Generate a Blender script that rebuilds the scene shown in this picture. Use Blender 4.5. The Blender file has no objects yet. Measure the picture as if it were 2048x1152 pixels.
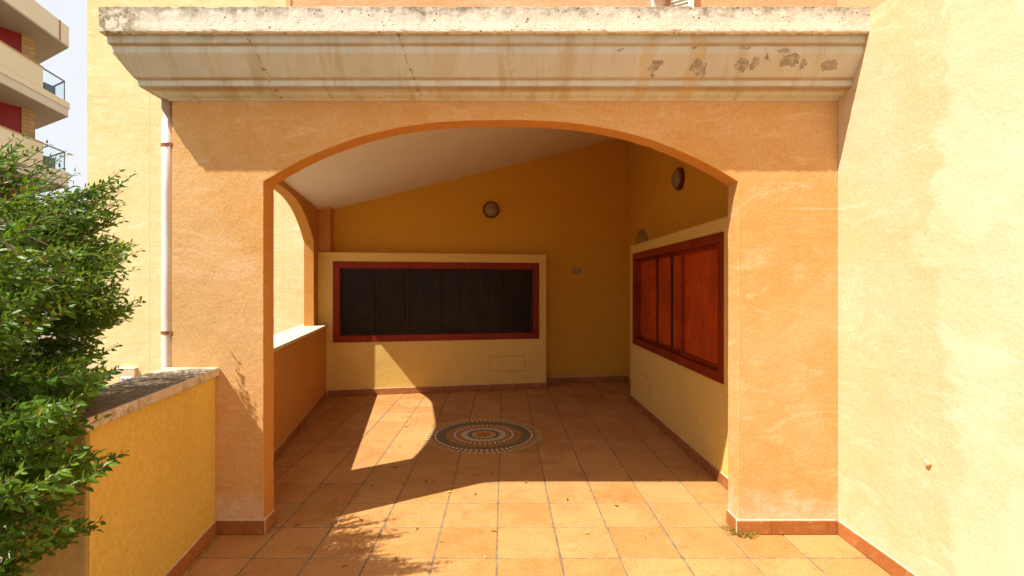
import bpy, bmesh, math, random
from mathutils import Vector, Matrix, noise
S = bpy.context.scene
COL = S.collection
R = math.radians
random.seed(7)

# ------------------------------------------------------------------ camera, light
cd = bpy.data.cameras.new("camera"); cam = bpy.data.objects.new("camera", cd); COL.objects.link(cam)
cam.location = (0, 0, 1.44); cam.rotation_euler = (R(90), 0, 0)
cd.sensor_width = 36; cd.lens = 993 / 2048 * 36
cd.shift_x = 16 / 2048; cd.shift_y = -6 / 2048
cd.clip_start = 0.02; cd.clip_end = 3000
S.camera = cam
TRAVEL = Vector((1.66, 1.0, -2.74)).normalized()
ELEV = math.asin(-TRAVEL.z); AZ = math.atan2(-TRAVEL.x, -TRAVEL.y)
w = bpy.data.worlds.new("World"); S.world = w; w.use_nodes = True
nt = w.node_tree; bg = nt.nodes["Background"]
sky = nt.nodes.new("ShaderNodeTexSky"); sky.sky_type = 'NISHITA'; sky.sun_disc = False
sky.sun_elevation = ELEV; sky.sun_rotation = AZ % (2 * math.pi)
sky.air_density = 1.0; sky.dust_density = 2.5; sky.ozone_density = 1.0
tc = nt.nodes.new("ShaderNodeTexCoord"); mp = nt.nodes.new("ShaderNodeMapping")
mp.inputs['Scale'].default_value = (1.0, 1.0, 2.2)
nz = nt.nodes.new("ShaderNodeTexNoise"); nz.inputs['Scale'].default_value = 2.1; nz.inputs['Detail'].default_value = 6
cr = nt.nodes.new("ShaderNodeMapRange"); cr.inputs['From Min'].default_value = .3; cr.inputs['From Max'].default_value = .62
cr.inputs['To Min'].default_value = .93; cr.inputs['To Max'].default_value = 1.0
mx = nt.nodes.new("ShaderNodeMix"); mx.data_type = 'RGBA'
mx.inputs[7].default_value = (6.0, 6.2, 6.5, 1)
nt.links.new(tc.outputs['Generated'], mp.inputs[0]); nt.links.new(mp.outputs[0], nz.inputs['Vector'])
nt.links.new(nz.outputs[0], cr.inputs[0]); nt.links.new(cr.outputs[0], mx.inputs[0])
nt.links.new(sky.outputs[0], mx.inputs[6]); nt.links.new(mx.outputs[2], bg.inputs[0])
bg.inputs[1].default_value = 0.085
sd = bpy.data.lights.new("sun", 'SUN'); sd.energy = 4.6; sd.angle = R(0.53); sd.color = (1, .95, .86)
sun = bpy.data.objects.new("sun", sd); COL.objects.link(sun)
sun.rotation_euler = TRAVEL.to_track_quat('-Z', 'Y').to_euler(); sun.location = (-8, -5, 12)
S.view_settings.view_transform = 'Standard'; S.view_settings.look = 'None'
S.view_settings.exposure = 0.85; S.view_settings.gamma = 1
S.render.engine = 'CYCLES'
cy = S.cycles
cy.max_bounces = 10; cy.diffuse_bounces = 7; cy.glossy_bounces = 3; cy.transmission_bounces = 4; cy.transparent_max_bounces = 12
cy.use_denoising = True; cy.caustics_reflective = False; cy.caustics_refractive = False
cy.sample_clamp_indirect = 6

# ------------------------------------------------------------------ node helpers
class NT:
    def __init__(s, name):
        s.m = bpy.data.materials.new(name); s.m.use_nodes = True
        s.t = s.m.node_tree; s.b = s.t.nodes['Principled BSDF']; s._pos = None
    def node(s, typ, **kw):
        n = s.t.nodes.new(typ)
        for k, v in kw.items(): setattr(n, k, v)
        return n
    def put(s, sock, v):
        if v is None: return
        if isinstance(v, bpy.types.NodeSocket): s.t.links.new(v, sock)
        elif isinstance(v, (tuple, list)) and len(v) == 3 and sock.type == 'RGBA': sock.default_value = (*v, 1)
        else: sock.default_value = v
    def pos(s):
        if s._pos is None:
            s._pos = s.node("ShaderNodeNewGeometry").outputs['Position']
        return s._pos
    def map(s, scale=(1, 1, 1), loc=(0, 0, 0), rot=(0, 0, 0), vec=None):
        n = s.node("ShaderNodeMapping"); s.put(n.inputs[0], vec or s.pos())
        n.inputs['Scale'].default_value = scale; n.inputs['Location'].default_value = loc; n.inputs['Rotation'].default_value = rot
        return n.outputs[0]
    def noise(s, scale, detail=4, rough=.55, dist=0, vec=None):
        n = s.node("ShaderNodeTexNoise"); s.put(n.inputs['Vector'], vec or s.pos())
        n.inputs['Scale'].default_value = scale; n.inputs['Detail'].default_value = detail
        n.inputs['Roughness'].default_value = rough; n.inputs['Distortion'].default_value = dist
        return n.outputs[0]
    def vor(s, scale, feature='F1', vec=None, rnd=1):
        n = s.node("ShaderNodeTexVoronoi", feature=feature); s.put(n.inputs['Vector'], vec or s.pos())
        n.inputs['Scale'].default_value = scale; n.inputs['Randomness'].default_value = rnd
        return n.outputs['Distance']
    def rng(s, v, a, b, c=0., d=1., smooth=False):
        n = s.node("ShaderNodeMapRange"); s.put(n.inputs[0], v)
        if smooth: n.interpolation_type = 'SMOOTHSTEP'
        for i, x in enumerate((a, b, c, d)): n.inputs[i + 1].default_value = x
        return n.outputs[0]
    def math(s, op, a, b=None, c=None):
        n = s.node("ShaderNodeMath", operation=op); s.put(n.inputs[0], a); s.put(n.inputs[1], b); s.put(n.inputs[2], c)
        return n.outputs[0]
    def mul(s, a, b): return s.math('MULTIPLY', a, b)
    def add(s, a, b): return s.math('ADD', a, b)
    def mix(s, f, a, b, blend='MIX'):
        n = s.node("ShaderNodeMix", data_type='RGBA', blend_type=blend); s.put(n.inputs[0], f); s.put(n.inputs[6], a); s.put(n.inputs[7], b)
        return n.outputs[2]
    def sep(s, vec=None):
        n = s.node("ShaderNodeSeparateXYZ"); s.put(n.inputs[0], vec or s.pos()); return n.outputs
    def grey(s, v):
        n = s.node("ShaderNodeCombineColor")
        for i in range(3): s.put(n.inputs[i], v)
        return n.outputs[0]
    def warp(s, amount, scale, vec=None):
        n = s.node("ShaderNodeTexNoise"); s.put(n.inputs['Vector'], vec or s.pos()); n.inputs['Scale'].default_value = scale; n.inputs['Detail'].default_value = 4
        sub = s.node("ShaderNodeVectorMath", operation='SUBTRACT'); s.put(sub.inputs[0], n.outputs['Color']); sub.inputs[1].default_value = (.5, .5, .5)
        sc = s.node("ShaderNodeVectorMath", operation='SCALE'); s.put(sc.inputs[0], sub.outputs[0]); sc.inputs['Scale'].default_value = amount
        ad = s.node("ShaderNodeVectorMath", operation='ADD'); s.put(ad.inputs[0], vec or s.pos()); s.put(ad.inputs[1], sc.outputs[0])
        return ad.outputs[0]
    def bump(s, h, dist, strength=1, normal=None):
        n = s.node("ShaderNodeBump"); s.put(n.inputs['Height'], h); n.inputs['Distance'].default_value = dist
        n.inputs['Strength'].default_value = strength; s.put(n.inputs['Normal'], normal)
        return n.outputs[0]
    def attr(s, name):
        return s.node("ShaderNodeAttribute", attribute_name=name).outputs['Fac']
    def fin(s, col=None, rough=None, normal=None, spec=.3, metal=None):
        s.put(s.b.inputs['Base Color'], col); s.put(s.b.inputs['Roughness'], rough); s.put(s.b.inputs['Normal'], normal)
        s.put(s.b.inputs['Specular IOR Level'], spec); s.put(s.b.inputs['Metallic'], metal)
        return s.m

def stucco(name, base, pale, deep, grain=.0022, streak=(.8, .8, 2.6), pale_amt=.5, deep_amt=.5, foot=0., cracks=0., gsc=150, extra=None, rough=.9):
    n = NT(name)
    big = n.rng(n.noise(1.1, 6, .6, .6), .38, .62, smooth=True)
    st = n.rng(n.noise(2.0, 7, .72, 2.2, vec=n.warp(.5, 1.5, n.map(streak, rot=(0, R(9), 0)))), .50, .68, smooth=True)
    st = n.math('MAXIMUM', st, n.mul(n.rng(n.noise(4.5, 6, .8, 1.8, vec=n.map((streak[0], streak[1], streak[2] * 1.6), loc=(5, 1, 2), rot=(0, R(-14), 0))), .56, .66), n.rng(n.noise(1.3, 3), .45, .6, 0, .25)))
    mid = n.rng(n.noise(7, 5, .6, .4), .4, .7)
    col = n.mix(n.mul(big, deep_amt), base, deep)
    col = n.mix(n.mul(st, pale_amt), col, pale)
    col = n.mix(n.mul(mid, pale_amt * .35), col, pale)
    g = n.noise(gsc * .5, 4, .65)
    col = n.mix(1., col, n.grey(n.rng(g, .3, .7, .88, 1.1)), 'MULTIPLY')
    sp = n.rng(n.vor(9), .0, .035, 1, 0)
    col = n.mix(n.mul(sp, n.rng(n.noise(3.3, 2), .5, .6, 0, .6)), col, (.13, .07, .03))
    if foot:
        z = n.sep()[2]
        f = n.rng(n.add(z, n.rng(n.noise(5, 5, .7), .2, .8, -.16, .16)), .10, .30, 1, 0, True)
        f = n.mul(f, n.rng(n.noise(16, 5, .7), .35, .65, .25, 1))
        col = n.mix(n.mul(f, foot), col, (.72, .62, .50))
    if cracks:
        cv = n.vor(1.3, 'DISTANCE_TO_EDGE', vec=n.warp(.35, 2.2))
        ck = n.mul(n.rng(cv, 0, .006, 1, 0), n.rng(n.noise(1.7, 3), .47, .56))
        col = n.mix(n.mul(ck, cracks), col, deep)
    if extra: col = extra(n, col)
    nm = n.bump(g, grain)
    nm = n.bump(n.noise(gsc * .3, 4, .6), grain * 1.3, .7, nm)
    nm = n.bump(n.noise(3.2, 3), .03, .35, nm)
    return n.fin(col, rough, nm, spec=.05)

def plain(name, col, rough=.6, var=.12, scale=12, bump=0., metal=0., spec=.3, emit=None):
    n = NT(name)
    c = n.mix(1., col, n.grey(n.rng(n.noise(scale, 5, .6), .3, .7, 1 - var, 1 + var)), 'MULTIPLY')
    nm = n.bump(n.noise(scale * 4, 4), bump) if bump else None
    return n.fin(c, rough, nm, spec, metal)

SAL = (.61, .362, .150); SALP = (.70, .48, .27); SALD = (.57, .285, .075)
YEL = (.66, .45, .17)
M = {}
M['salmon'] = stucco('salmon_stucco', SAL, SALP, SALD, grain=.0016, foot=.55, cracks=.25, pale_amt=.55, deep_amt=.7)
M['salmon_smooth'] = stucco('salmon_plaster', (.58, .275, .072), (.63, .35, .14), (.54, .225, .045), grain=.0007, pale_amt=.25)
M['salmon_upper'] = stucco('salmon_upper_stucco', (.66, .36, .19), (.72, .48, .30), (.60, .30, .13), pale_amt=.6)
def right_extra(n, col):
    o = n.sep()
    yy = n.add(o[1], n.rng(n.noise(1.6, 6, .65, 1.0), .3, .7, -.22, .22))
    m = n.rng(yy, 2.18, 2.235, 1, 0)
    col = n.mix(n.mul(m, .33), col, (.73, .62, .43))
    m2 = n.mul(n.rng(n.noise(.9, 6, .6, 1.2), .46, .5), m)
    col = n.mix(n.mul(m2, .16), col, (.80, .72, .56))
    return n.mix(n.rng(o[2], 2.878, 2.882), col, (.66, .36, .19))
M['yellow_right'] = stucco('pale_yellow_stucco', (.645, .485, .29), (.71, .59, .43), (.61, .43, .205), pale_amt=.5, deep_amt=.6, foot=.3, cracks=.6, extra=right_extra, grain=.0015)
def low_extra(n, col):
    o = n.sep()
    # hairline of the render lift, dark insect specks
    ln = n.math('ABSOLUTE', n.math('SUBTRACT', n.add(o[2], n.rng(n.noise(6, 4), .3, .7, -.006, .006)), .42))
    col = n.mix(n.mul(n.rng(ln, .0, .0022, .45, 0), n.rng(n.noise(4, 3), .4, .55)), col, (.33, .19, .07))
    return col
M['yellow_low'] = stucco('ochre_wall_paint', (.70, .50, .12), (.73, .55, .19), (.67, .455, .09), grain=.0004, pale_amt=.3, extra=low_extra, gsc=90)
M['rough_render'] = stucco('rough_wall_end', (.40, .27, .10), (.48, .36, .18), (.30, .19, .07), grain=.006, gsc=60)
def in_extra(n, col):
    o = n.sep()
    sc = n.mul(n.rng(n.noise(2.3, 8, .8, 2.0, vec=n.map((1.2, 1.2, .7))), .56, .68), .28)
    col = n.mix(sc, col, (.50, .27, .05))
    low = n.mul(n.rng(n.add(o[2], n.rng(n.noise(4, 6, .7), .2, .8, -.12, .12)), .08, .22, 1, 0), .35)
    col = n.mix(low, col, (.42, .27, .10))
    sk = n.mul(n.rng(n.noise(7, 4, .8, 3, vec=n.map((1.6, 1.6, .35))), .685, .70), .5)
    return n.mix(sk, col, (.33, .19, .05))
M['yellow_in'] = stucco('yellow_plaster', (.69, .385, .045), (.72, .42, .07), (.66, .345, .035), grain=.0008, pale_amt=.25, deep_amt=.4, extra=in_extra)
M['yellow_bay'] = stucco('pale_bay_plaster', (.74, .505, .15), (.77, .55, .21), (.71, .465, .12), grain=.0011, pale_amt=.3, deep_amt=.35, gsc=110)
def far_extra(n, col):
    o = n.sep()
    cv = n.vor(1.8, 'DISTANCE_TO_EDGE', vec=n.warp(.5, 2.5, n.map((.55, 1, 1.6))))
    col = n.mix(n.mul(n.rng(cv, 0, .012, 1, 0), n.rng(n.noise(1.1, 4), .42, .58, 0, .5)), col, (.55, .34, .13))
    vx = n.math('ABSOLUTE', n.math('SUBTRACT', o[0], -6.42))
    col = n.mix(n.rng(vx, .004, .014, .45, 0), col, (.55, .36, .15))
    return col
M['yellow_far'] = stucco('weathered_yellow_stucco', (.74, .575, .30), (.80, .70, .47), (.69, .49, .205), grain=.002, streak=(.5, .5, 2.2), pale_amt=.6, extra=far_extra, gsc=60)
M['ceiling'] = plain('ceiling_paint', (.78, .71, .60), .85, .03, 3, .0004)

def mk_tiles():
    n = NT('terracotta_floor'); t = n.attr('tint'); t2 = n.attr('tint2')
    col = n.mix(t, (.425, .197, .051), (.56, .30, .108))
    col = n.mix(n.mul(n.rng(n.noise(4, 6, .65, .8), .4, .7), .5), col, (.55, .31, .13))
    col = n.mix(n.mul(n.rng(n.noise(2.2, 5, .6, .6, vec=n.map(loc=(4, 2, 0))), .45, .7), .45), col, (.36, .155, .045))
    col = n.mix(n.mul(n.rng(n.noise(85, 4, .8), .51, .62), n.rng(n.noise(5, 5, .7), .3, .65, .2, .75)), col, (.27, .115, .035))
    col = n.mix(n.mul(n.rng(n.noise(120, 3, .7, vec=n.map(loc=(1, 5, 3))), .54, .64), .5), col, (.66, .42, .20))
    blot = n.mul(n.rng(n.noise(3.6, 7, .78, .5, vec=n.map(loc=(9, 1, 0))), .52, .64), n.rng(n.noise(60, 4, .8), .40, .60, .25, 1))
    col = n.mix(n.mul(blot, .55), col, (.25, .105, .03))
    # worn dark rubs in some tiles
    col = n.mix(n.mul(n.mul(n.rng(n.noise(6.5, 6, .75, 1), .56, .66), t2), .5), col, (.28, .12, .04))
    nm = n.bump(n.noise(110, 4, .7), .0022); nm = n.bump(n.noise(14, 4), .0025, .6, nm)
    return n.fin(col, n.rng(n.noise(9, 4), .3, .7, .5, .7), nm, spec=.14)
M['tiles'] = mk_tiles()
M['grout'] = plain('floor_grout', (.22, .165, .10), .95, .4, 18, .001, spec=.03)
M['grout_pale'] = plain('skirting_grout', (.6, .5, .38), .95, .2, 30, .001)
def mk_skirt():
    n = NT('terracotta_skirting'); t = n.attr('tint')
    col = n.mix(t, (.31, .105, .026), (.42, .17, .05))
    col = n.mix(n.mul(n.rng(n.noise(9, 6, .65, .8), .42, .65), .6), col, (.28, .09, .024))
    col = n.mix(n.mul(n.rng(n.noise(30, 5, .7), .55, .72), .4), col, (.62, .36, .17))
    return n.fin(col, .5, n.bump(n.noise(60, 4), .0008), .3)
M['skirt'] = mk_skirt()

def mk_cornice():
    n = NT('weathered_cornice'); o = n.sep(); X, Y, Z = o[0], o[1], o[2]
    conc = n.mix(n.rng(n.noise(5, 6, .7), .35, .65), (.64, .58, .47), (.77, .72, .61))
    conc = n.mix(n.mul(n.rng(n.noise(40, 5, .75), .45, .7), .5), conc, (.46, .37, .25))
    pit = n.mul(n.rng(n.vor(30, vec=n.warp(.02, 40)), .10, .17, 1, 0), n.rng(n.noise(11, 3), .42, .52))
    pit2 = n.mul(n.rng(n.vor(70), .10, .2, 1, 0), n.rng(n.noise(5, 3), .5, .6))
    conc = n.mix(n.mul(pit, .8), conc, (.07, .055, .04)); conc = n.mix(n.mul(pit2, .55), conc, (.14, .11, .07))
    zz = n.add(Z, n.rng(n.noise(13, 6, .75), .25, .75, -.06, .06))
    top = n.mul(n.rng(zz, 2.85, 2.915), n.rng(n.noise(2.1, 4), .3, .6, .55, 1))
    conc = n.mix(top, conc, n.mix(n.rng(n.noise(25, 4), .4, .6), (.12, .10, .07), (.26, .22, .15)))
    lich = n.mul(n.rng(X, -2.02, -1.82, 1, 0, True), n.rng(n.noise(22, 5, .7), .44, .56))
    conc = n.mix(n.mul(lich, .85), conc, (.20, .14, .04))
    fl = n.math('ABSOLUTE', n.math('SUBTRACT', n.math('FRACT', n.math('DIVIDE', n.add(Z, .006), .043)), .5))
    conc = n.mix(n.mul(n.rng(fl, .0, .03, .35, 0), n.rng(n.noise(3, 4), .45, .6)), conc, (.3, .24, .16))
    # painted mouldings below the raw fascia
    paint = n.mix(n.rng(n.noise(3, 5, .6), .35, .65), (.50, .50, .425), (.60, .59, .51))
    rnv = n.warp(.09, 3.0, n.map((4.2, 1.0, .5)))
    run = n.rng(n.noise(2.4, 5, .62, .3, vec=rnv), .50, .66, smooth=True)
    paint = n.mix(n.mul(run, .55), paint, (.42, .32, .17))
    run2 = n.rng(n.noise(9, 5, .6, 0, vec=n.map((3.5, 1, .3))), .56, .70)
    paint = n.mix(n.mul(run2, .3), paint, (.36, .28, .17))
    slope = n.mul(n.rng(Z, 2.583, 2.590), n.rng(Z, 2.685, 2.679)); paint = n.mix(n.mul(slope, .28), paint, (.47, .37, .23))  # down-facing slope tinted browner, its shading put into the colour
    for zc in (2.7275, 2.5795, 2.7735, 2.538):  # brown stain lines at the steps, also painting in their crease shading
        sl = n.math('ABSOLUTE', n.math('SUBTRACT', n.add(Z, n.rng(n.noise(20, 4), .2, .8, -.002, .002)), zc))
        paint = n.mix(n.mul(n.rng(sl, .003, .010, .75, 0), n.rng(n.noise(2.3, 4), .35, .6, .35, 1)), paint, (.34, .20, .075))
    for cx, wd, a in ((.78, .035, .8), (1.04, .055, .9), (1.5, .04, .4), (-.33, .05, .4), (-.75, .04, .3), (-1.1, .03, .35)):
        dd = n.math('ABSOLUTE', n.math('SUBTRACT', n.add(n.add(X, n.mul(n.math('SUBTRACT', Z, 2.65), -.10)), n.rng(n.noise(8, 4), .2, .8, -.03, .03)), cx))
        paint = n.mix(n.rng(dd, wd * .75, wd * 1.15, a * .5, 0, True), paint, (.50, .33, .12))
    dirt = n.mul(n.rng(n.add(Z, n.rng(n.noise(16, 5, .7), .2, .8, -.02, .02)), 2.725, 2.785), n.rng(n.noise(3, 4), .38, .62, .1, .75))
    paint = n.mix(dirt, paint, (.22, .18, .12))
    for cx, s in ((-1.32, 1.0), (-.52, 1.0), (.03, .35)):
        lx = n.math('ABSOLUTE', n.math('SUBTRACT', n.add(n.add(X, n.mul(Z, .33)), n.rng(n.noise(26, 5, .7), .2, .8, -.03, .03)), cx + .33 * 2.65))
        paint = n.mix(n.mul(n.rng(lx, .0012, .0045, .9, 0), s), paint, n.mix(n.rng(n.noise(40, 3), .45, .55), (.62, .48, .28), (.12, .08, .04)))
    # peeled flakes
    pv = None
    wz = n.warp(.075, 15); wz = n.warp(.045, 48, wz); ow = n.sep(wz)
    for cx, cz, rx, rz in ((.83, 2.640, .035, .020), (.815, 2.615, .018, .02), (1.06, 2.632, .045, .022), (1.075, 2.61, .018, .025), (1.285, 2.635, .03, .026), (1.36, 2.638, .028, .02),
                           (1.55, 2.655, .048, .030), (1.625, 2.642, .018, .018), (1.76, 2.637, .05, .026), (1.42, 2.665, .015, .01), (.62, 2.705, .018, .006), (1.02, 2.709, .014, .010), (1.30, 2.712, .024, .010), (1.5, 2.69, .03, .006)):
        dx = n.math('DIVIDE', n.math('SUBTRACT', ow[0], cx), rx); dz = n.math('DIVIDE', n.math('SUBTRACT', ow[2], cz), rz)
        d = n.add(n.mul(dx, dx), n.mul(dz, dz))
        pv = d if pv is None else n.math('MINIMUM', pv, d)
    peel = n.rng(pv, .95, 1.02, 1, 0); rim = n.mul(n.rng(pv, 1.02, 1.3, 1, 0), n.rng(pv, .98, 1.02, 0, 1))
    pc = n.mix(n.rng(n.noise(35, 5, .7), .4, .6), (.27, .23, .165), (.43, .38, .29))
    paint = n.mix(n.mul(rim, .75), paint, (.76, .72, .62)); paint = n.mix(peel, paint, pc)
    raw = n.rng(Z, 2.772, 2.7745)
    col = n.mix(raw, paint, conc)
    h = n.math('SUBTRACT', n.mul(n.noise(45, 6, .7), .7), n.mul(pit, .8))
    nm = n.bump(n.mul(h, n.add(n.mul(raw, .9), .1)), .006)
    nm = n.bump(n.mul(n.rng(pv, .9, 1.05, 0, 1), 1.), .004, 1, nm)
    return n.fin(col, .85, nm, .2)
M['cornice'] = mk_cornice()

def mk_coping(dirty, name):
    n = NT(name)
    base = n.mix(n.rng(n.noise(6, 5), .35, .65), (.60, .50, .36), (.68, .60, .47))
    if dirty:
        nz_ = n.sep(n.node("ShaderNodeNewGeometry").outputs['Normal'])[2]
        up = n.rng(nz_, .5, .8)
        mo = n.rng(n.noise(7, 7, .72, 1.2, vec=n.map((1, 2.6, 1), rot=(0, 0, .5))), .14, .34)
        y = n.sep()[1]; mo = n.mul(mo, n.rng(n.add(y, n.rng(n.noise(3, 5), .2, .8, -.3, .3)), 2.84, 2.62, .12, 1))
        mo = n.math('MAXIMUM', n.mul(n.mul(mo, up), .93), n.mul(n.mul(n.rng(n.noise(26, 6, .75), .46, .6), n.rng(n.noise(3, 3), .4, .6, .1, .8)), .7))
        base = n.mix(mo, base, n.mix(n.rng(n.noise(45, 4), .4, .6), (.075, .055, .035), (.16, .12, .075)))
    return n.fin(base, .85, n.bump(n.noise(50, 5, .7), .002), .25)
M['coping_dirty'] = mk_coping(True, 'lichened_coping'); M['coping'] = mk_coping(False, 'clean_coping')

def mk_wood(name, a, b, rough, scr=0., spec=.4):
    n = NT(name)
    v = n.map((14, 14, 1.1))
    col = n.mix(n.rng(n.noise(3, 6, .65, .5, vec=v), .35, .65), a, b)
    col = n.mix(n.mul(n.rng(n.noise(1.8, 4), .45, .65), .5), col, tuple(x * .6 for x in a))
    if scr: col = n.mix(n.mul(n.rng(n.noise(14, 5, .7, vec=n.map((3, 3, .6))), .62, .7), scr), col, tuple(min(1, x * 2.2 + .05) for x in b))
    return n.fin(col, n.rng(n.noise(8, 4), .3, .7, rough - .08, rough + .1), n.bump(n.noise(4, 6, .7, vec=v), .0012), spec)
M['wood_frame'] = mk_wood('red_brown_frame', (.20, .018, .004), (.29, .034, .007), .5, .25, spec=.2)
M['wood_red'] = mk_wood('red_shutter_board', (.40, .044, .006), (.58, .085, .010), .5, .3, spec=.2)
M['wood_dark'] = mk_wood('dark_board', (.012, .0065, .0025), (.028, .0155, .006), .42, .10, spec=.16)
M['sash_dark'] = mk_wood('dark_sash', (.035, .014, .006), (.06, .022, .008), .5, spec=.2)
M['black_gap'] = plain('window_back', (.01, .007, .005), .7)
M['red_plastic'] = plain('dark_red_metal', (.16, .022, .014), .4, .2, 40)
M['globe'] = plain('frosted_globe', (.26, .19, .11), .25, .12, 9, spec=.5)
def mk_pipe():
    n = NT('cream_pipe_paint'); o = n.sep()
    col = n.mix(n.rng(n.noise(5, 5), .35, .65), (.73, .69, .61), (.82, .78, .71))
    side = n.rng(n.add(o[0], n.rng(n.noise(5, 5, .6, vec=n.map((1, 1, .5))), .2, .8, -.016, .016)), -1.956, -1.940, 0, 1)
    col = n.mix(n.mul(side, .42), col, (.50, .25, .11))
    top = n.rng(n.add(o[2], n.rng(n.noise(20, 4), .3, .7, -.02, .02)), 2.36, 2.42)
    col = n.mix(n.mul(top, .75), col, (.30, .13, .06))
    return n.fin(col, .5, n.bump(n.noise(60, 3), .0004), .35)
M['pipe'] = mk_pipe()
M['rust'] = plain('rusty_clamp', (.30, .10, .035), .8, .4, 60, .001)
M['cream'] = plain('cream_ceramic', (.42, .31, .15), .35, .06, 30)
M['cream_mark'] = plain('brown_lettering', (.22, .12, .05), .5)
M['ground'] = plain('dry_ground', (.25, .20, .13), .95, .35, 1.2, .01)
M['apt_cream'] = plain('apartment_cream', (.78, .65, .44), .8, .05, .8)
M['apt_pale'] = plain('apartment_pale_edge', (.66, .56, .42), .8, .06, .8)
M['apt_soffit'] = plain('apartment_soffit', (.46, .385, .30), .85, .05, 1)
M['apt_red'] = plain('apartment_red_panel', (.30, .018, .015), .45, .08, 2)
M['apt_joint'] = plain('apartment_joint', (.42, .20, .12), .7)
M['apt_trim'] = plain('apartment_orange_trim', (.52, .27, .12), .7)
M['grey_metal'] = plain('grey_metal', (.36, .37, .38), .4, .1, 5, metal=.3)
M['dark_metal'] = plain('dark_rail', (.20, .19, .18), .4, .1, 5, metal=.3)
M['white_paint'] = plain('white_paint', (.78, .76, .70), .5, .05)
M['box_paint'] = plain('beige_box_paint', (.62, .47, .30), .6, .08, 5)
M['label_white'] = plain('label_white', (.75, .78, .80), .5); M['label_blue'] = plain('label_blue', (.07, .11, .42), .5)
M['far_grey'] = plain('distant_render', (.36, .34, .32), .85, .1, .4); M['far_win'] = plain('distant_window', (.06, .07, .09), .2)
M['pot'] = plain('terracotta_pot', (.34, .20, .12), .8, .2, 20, .001)
def mk_brick():
    n = NT('yellow_brick'); b = n.node("ShaderNodeTexBrick")
    n.put(b.inputs['Vector'], n.map((1, 1, 1), rot=(R(90), 0, 0)))
    o = n.sep(); cb = n.node("ShaderNodeCombineXYZ"); n.put(cb.inputs[0], n.add(o[0], o[1])); n.put(cb.inputs[1], o[2]); n.put(b.inputs['Vector'], cb.outputs[0])
    n.put(b.inputs['Color1'], (.56, .36, .16)); n.put(b.inputs['Color2'], (.50, .30, .12)); n.put(b.inputs['Mortar'], (.30, .20, .11))
    b.inputs['Scale'].default_value = 1; b.inputs['Brick Width'].default_value = .55; b.inputs['Row Height'].default_value = .16; b.inputs['Mortar Size'].default_value = .014
    return n.fin(b.outputs[0], .8)
M['brick'] = mk_brick()
def mk_glass():
    n = NT('balcony_glass'); n.b.inputs['Transmission Weight'].default_value = 1; n.b.inputs['IOR'].default_value = 1.08
    return n.fin((.90, .97, .98), .02, None, .5)
M['glass'] = mk_glass()
def mk_leaf(name, a, b, c, tr=.3):
    n = NT(name); t = n.attr('tint')
    col = n.mix(t, a, b); col = n.mix(n.rng(t, .93, .96), col, c)
    n.fin(col, .44, None, .3)
    tl = n.node("ShaderNodeBsdfTranslucent"); n.put(tl.inputs[0], n.mix(.5, col, (.20, .34, .02)))
    ms = n.node("ShaderNodeMixShader"); ms.inputs[0].default_value = tr
    n.t.links.new(n.b.outputs[0], ms.inputs[1]); n.t.links.new(tl.outputs[0], ms.inputs[2])
    n.t.links.new(ms.outputs[0], n.t.nodes['Material Output'].inputs[0]); return n.m
M['leaf'] = mk_leaf('bush_leaf', (.032, .095, .006), (.145, .265, .014), (.26, .24, .02))
M['weed'] = mk_leaf('weed_leaf', (.16, .17, .02), (.30, .24, .03), (.35, .17, .03))
M['dead'] = plain('dead_leaf', (.46, .36, .055), .7, .5, 4); M['dead_dark'] = plain('dead_leaf_dark', (.10, .055, .02), .8, .4, 4)
M['stem'] = plain('bush_stem', (.10, .075, .03), .7, .3, 30)
M['red_clay'] = plain('medallion_red', (.20, .045, .018), .5, .15, 50); M['med_grey'] = plain('medallion_grey', (.16, .145, .095), .5, .2, 50)
M['med_orange'] = plain('medallion_orange', (.38, .20, .06), .5, .15, 40); M['med_white'] = plain('medallion_white', (.78, .66, .48), .5, .1, 50)
M['med_star'] = plain('medallion_star', (.42, .15, .03), .5, .15, 50); M['med_ray'] = plain('medallion_ray', (.56, .39, .18), .5, .15, 50)

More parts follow.
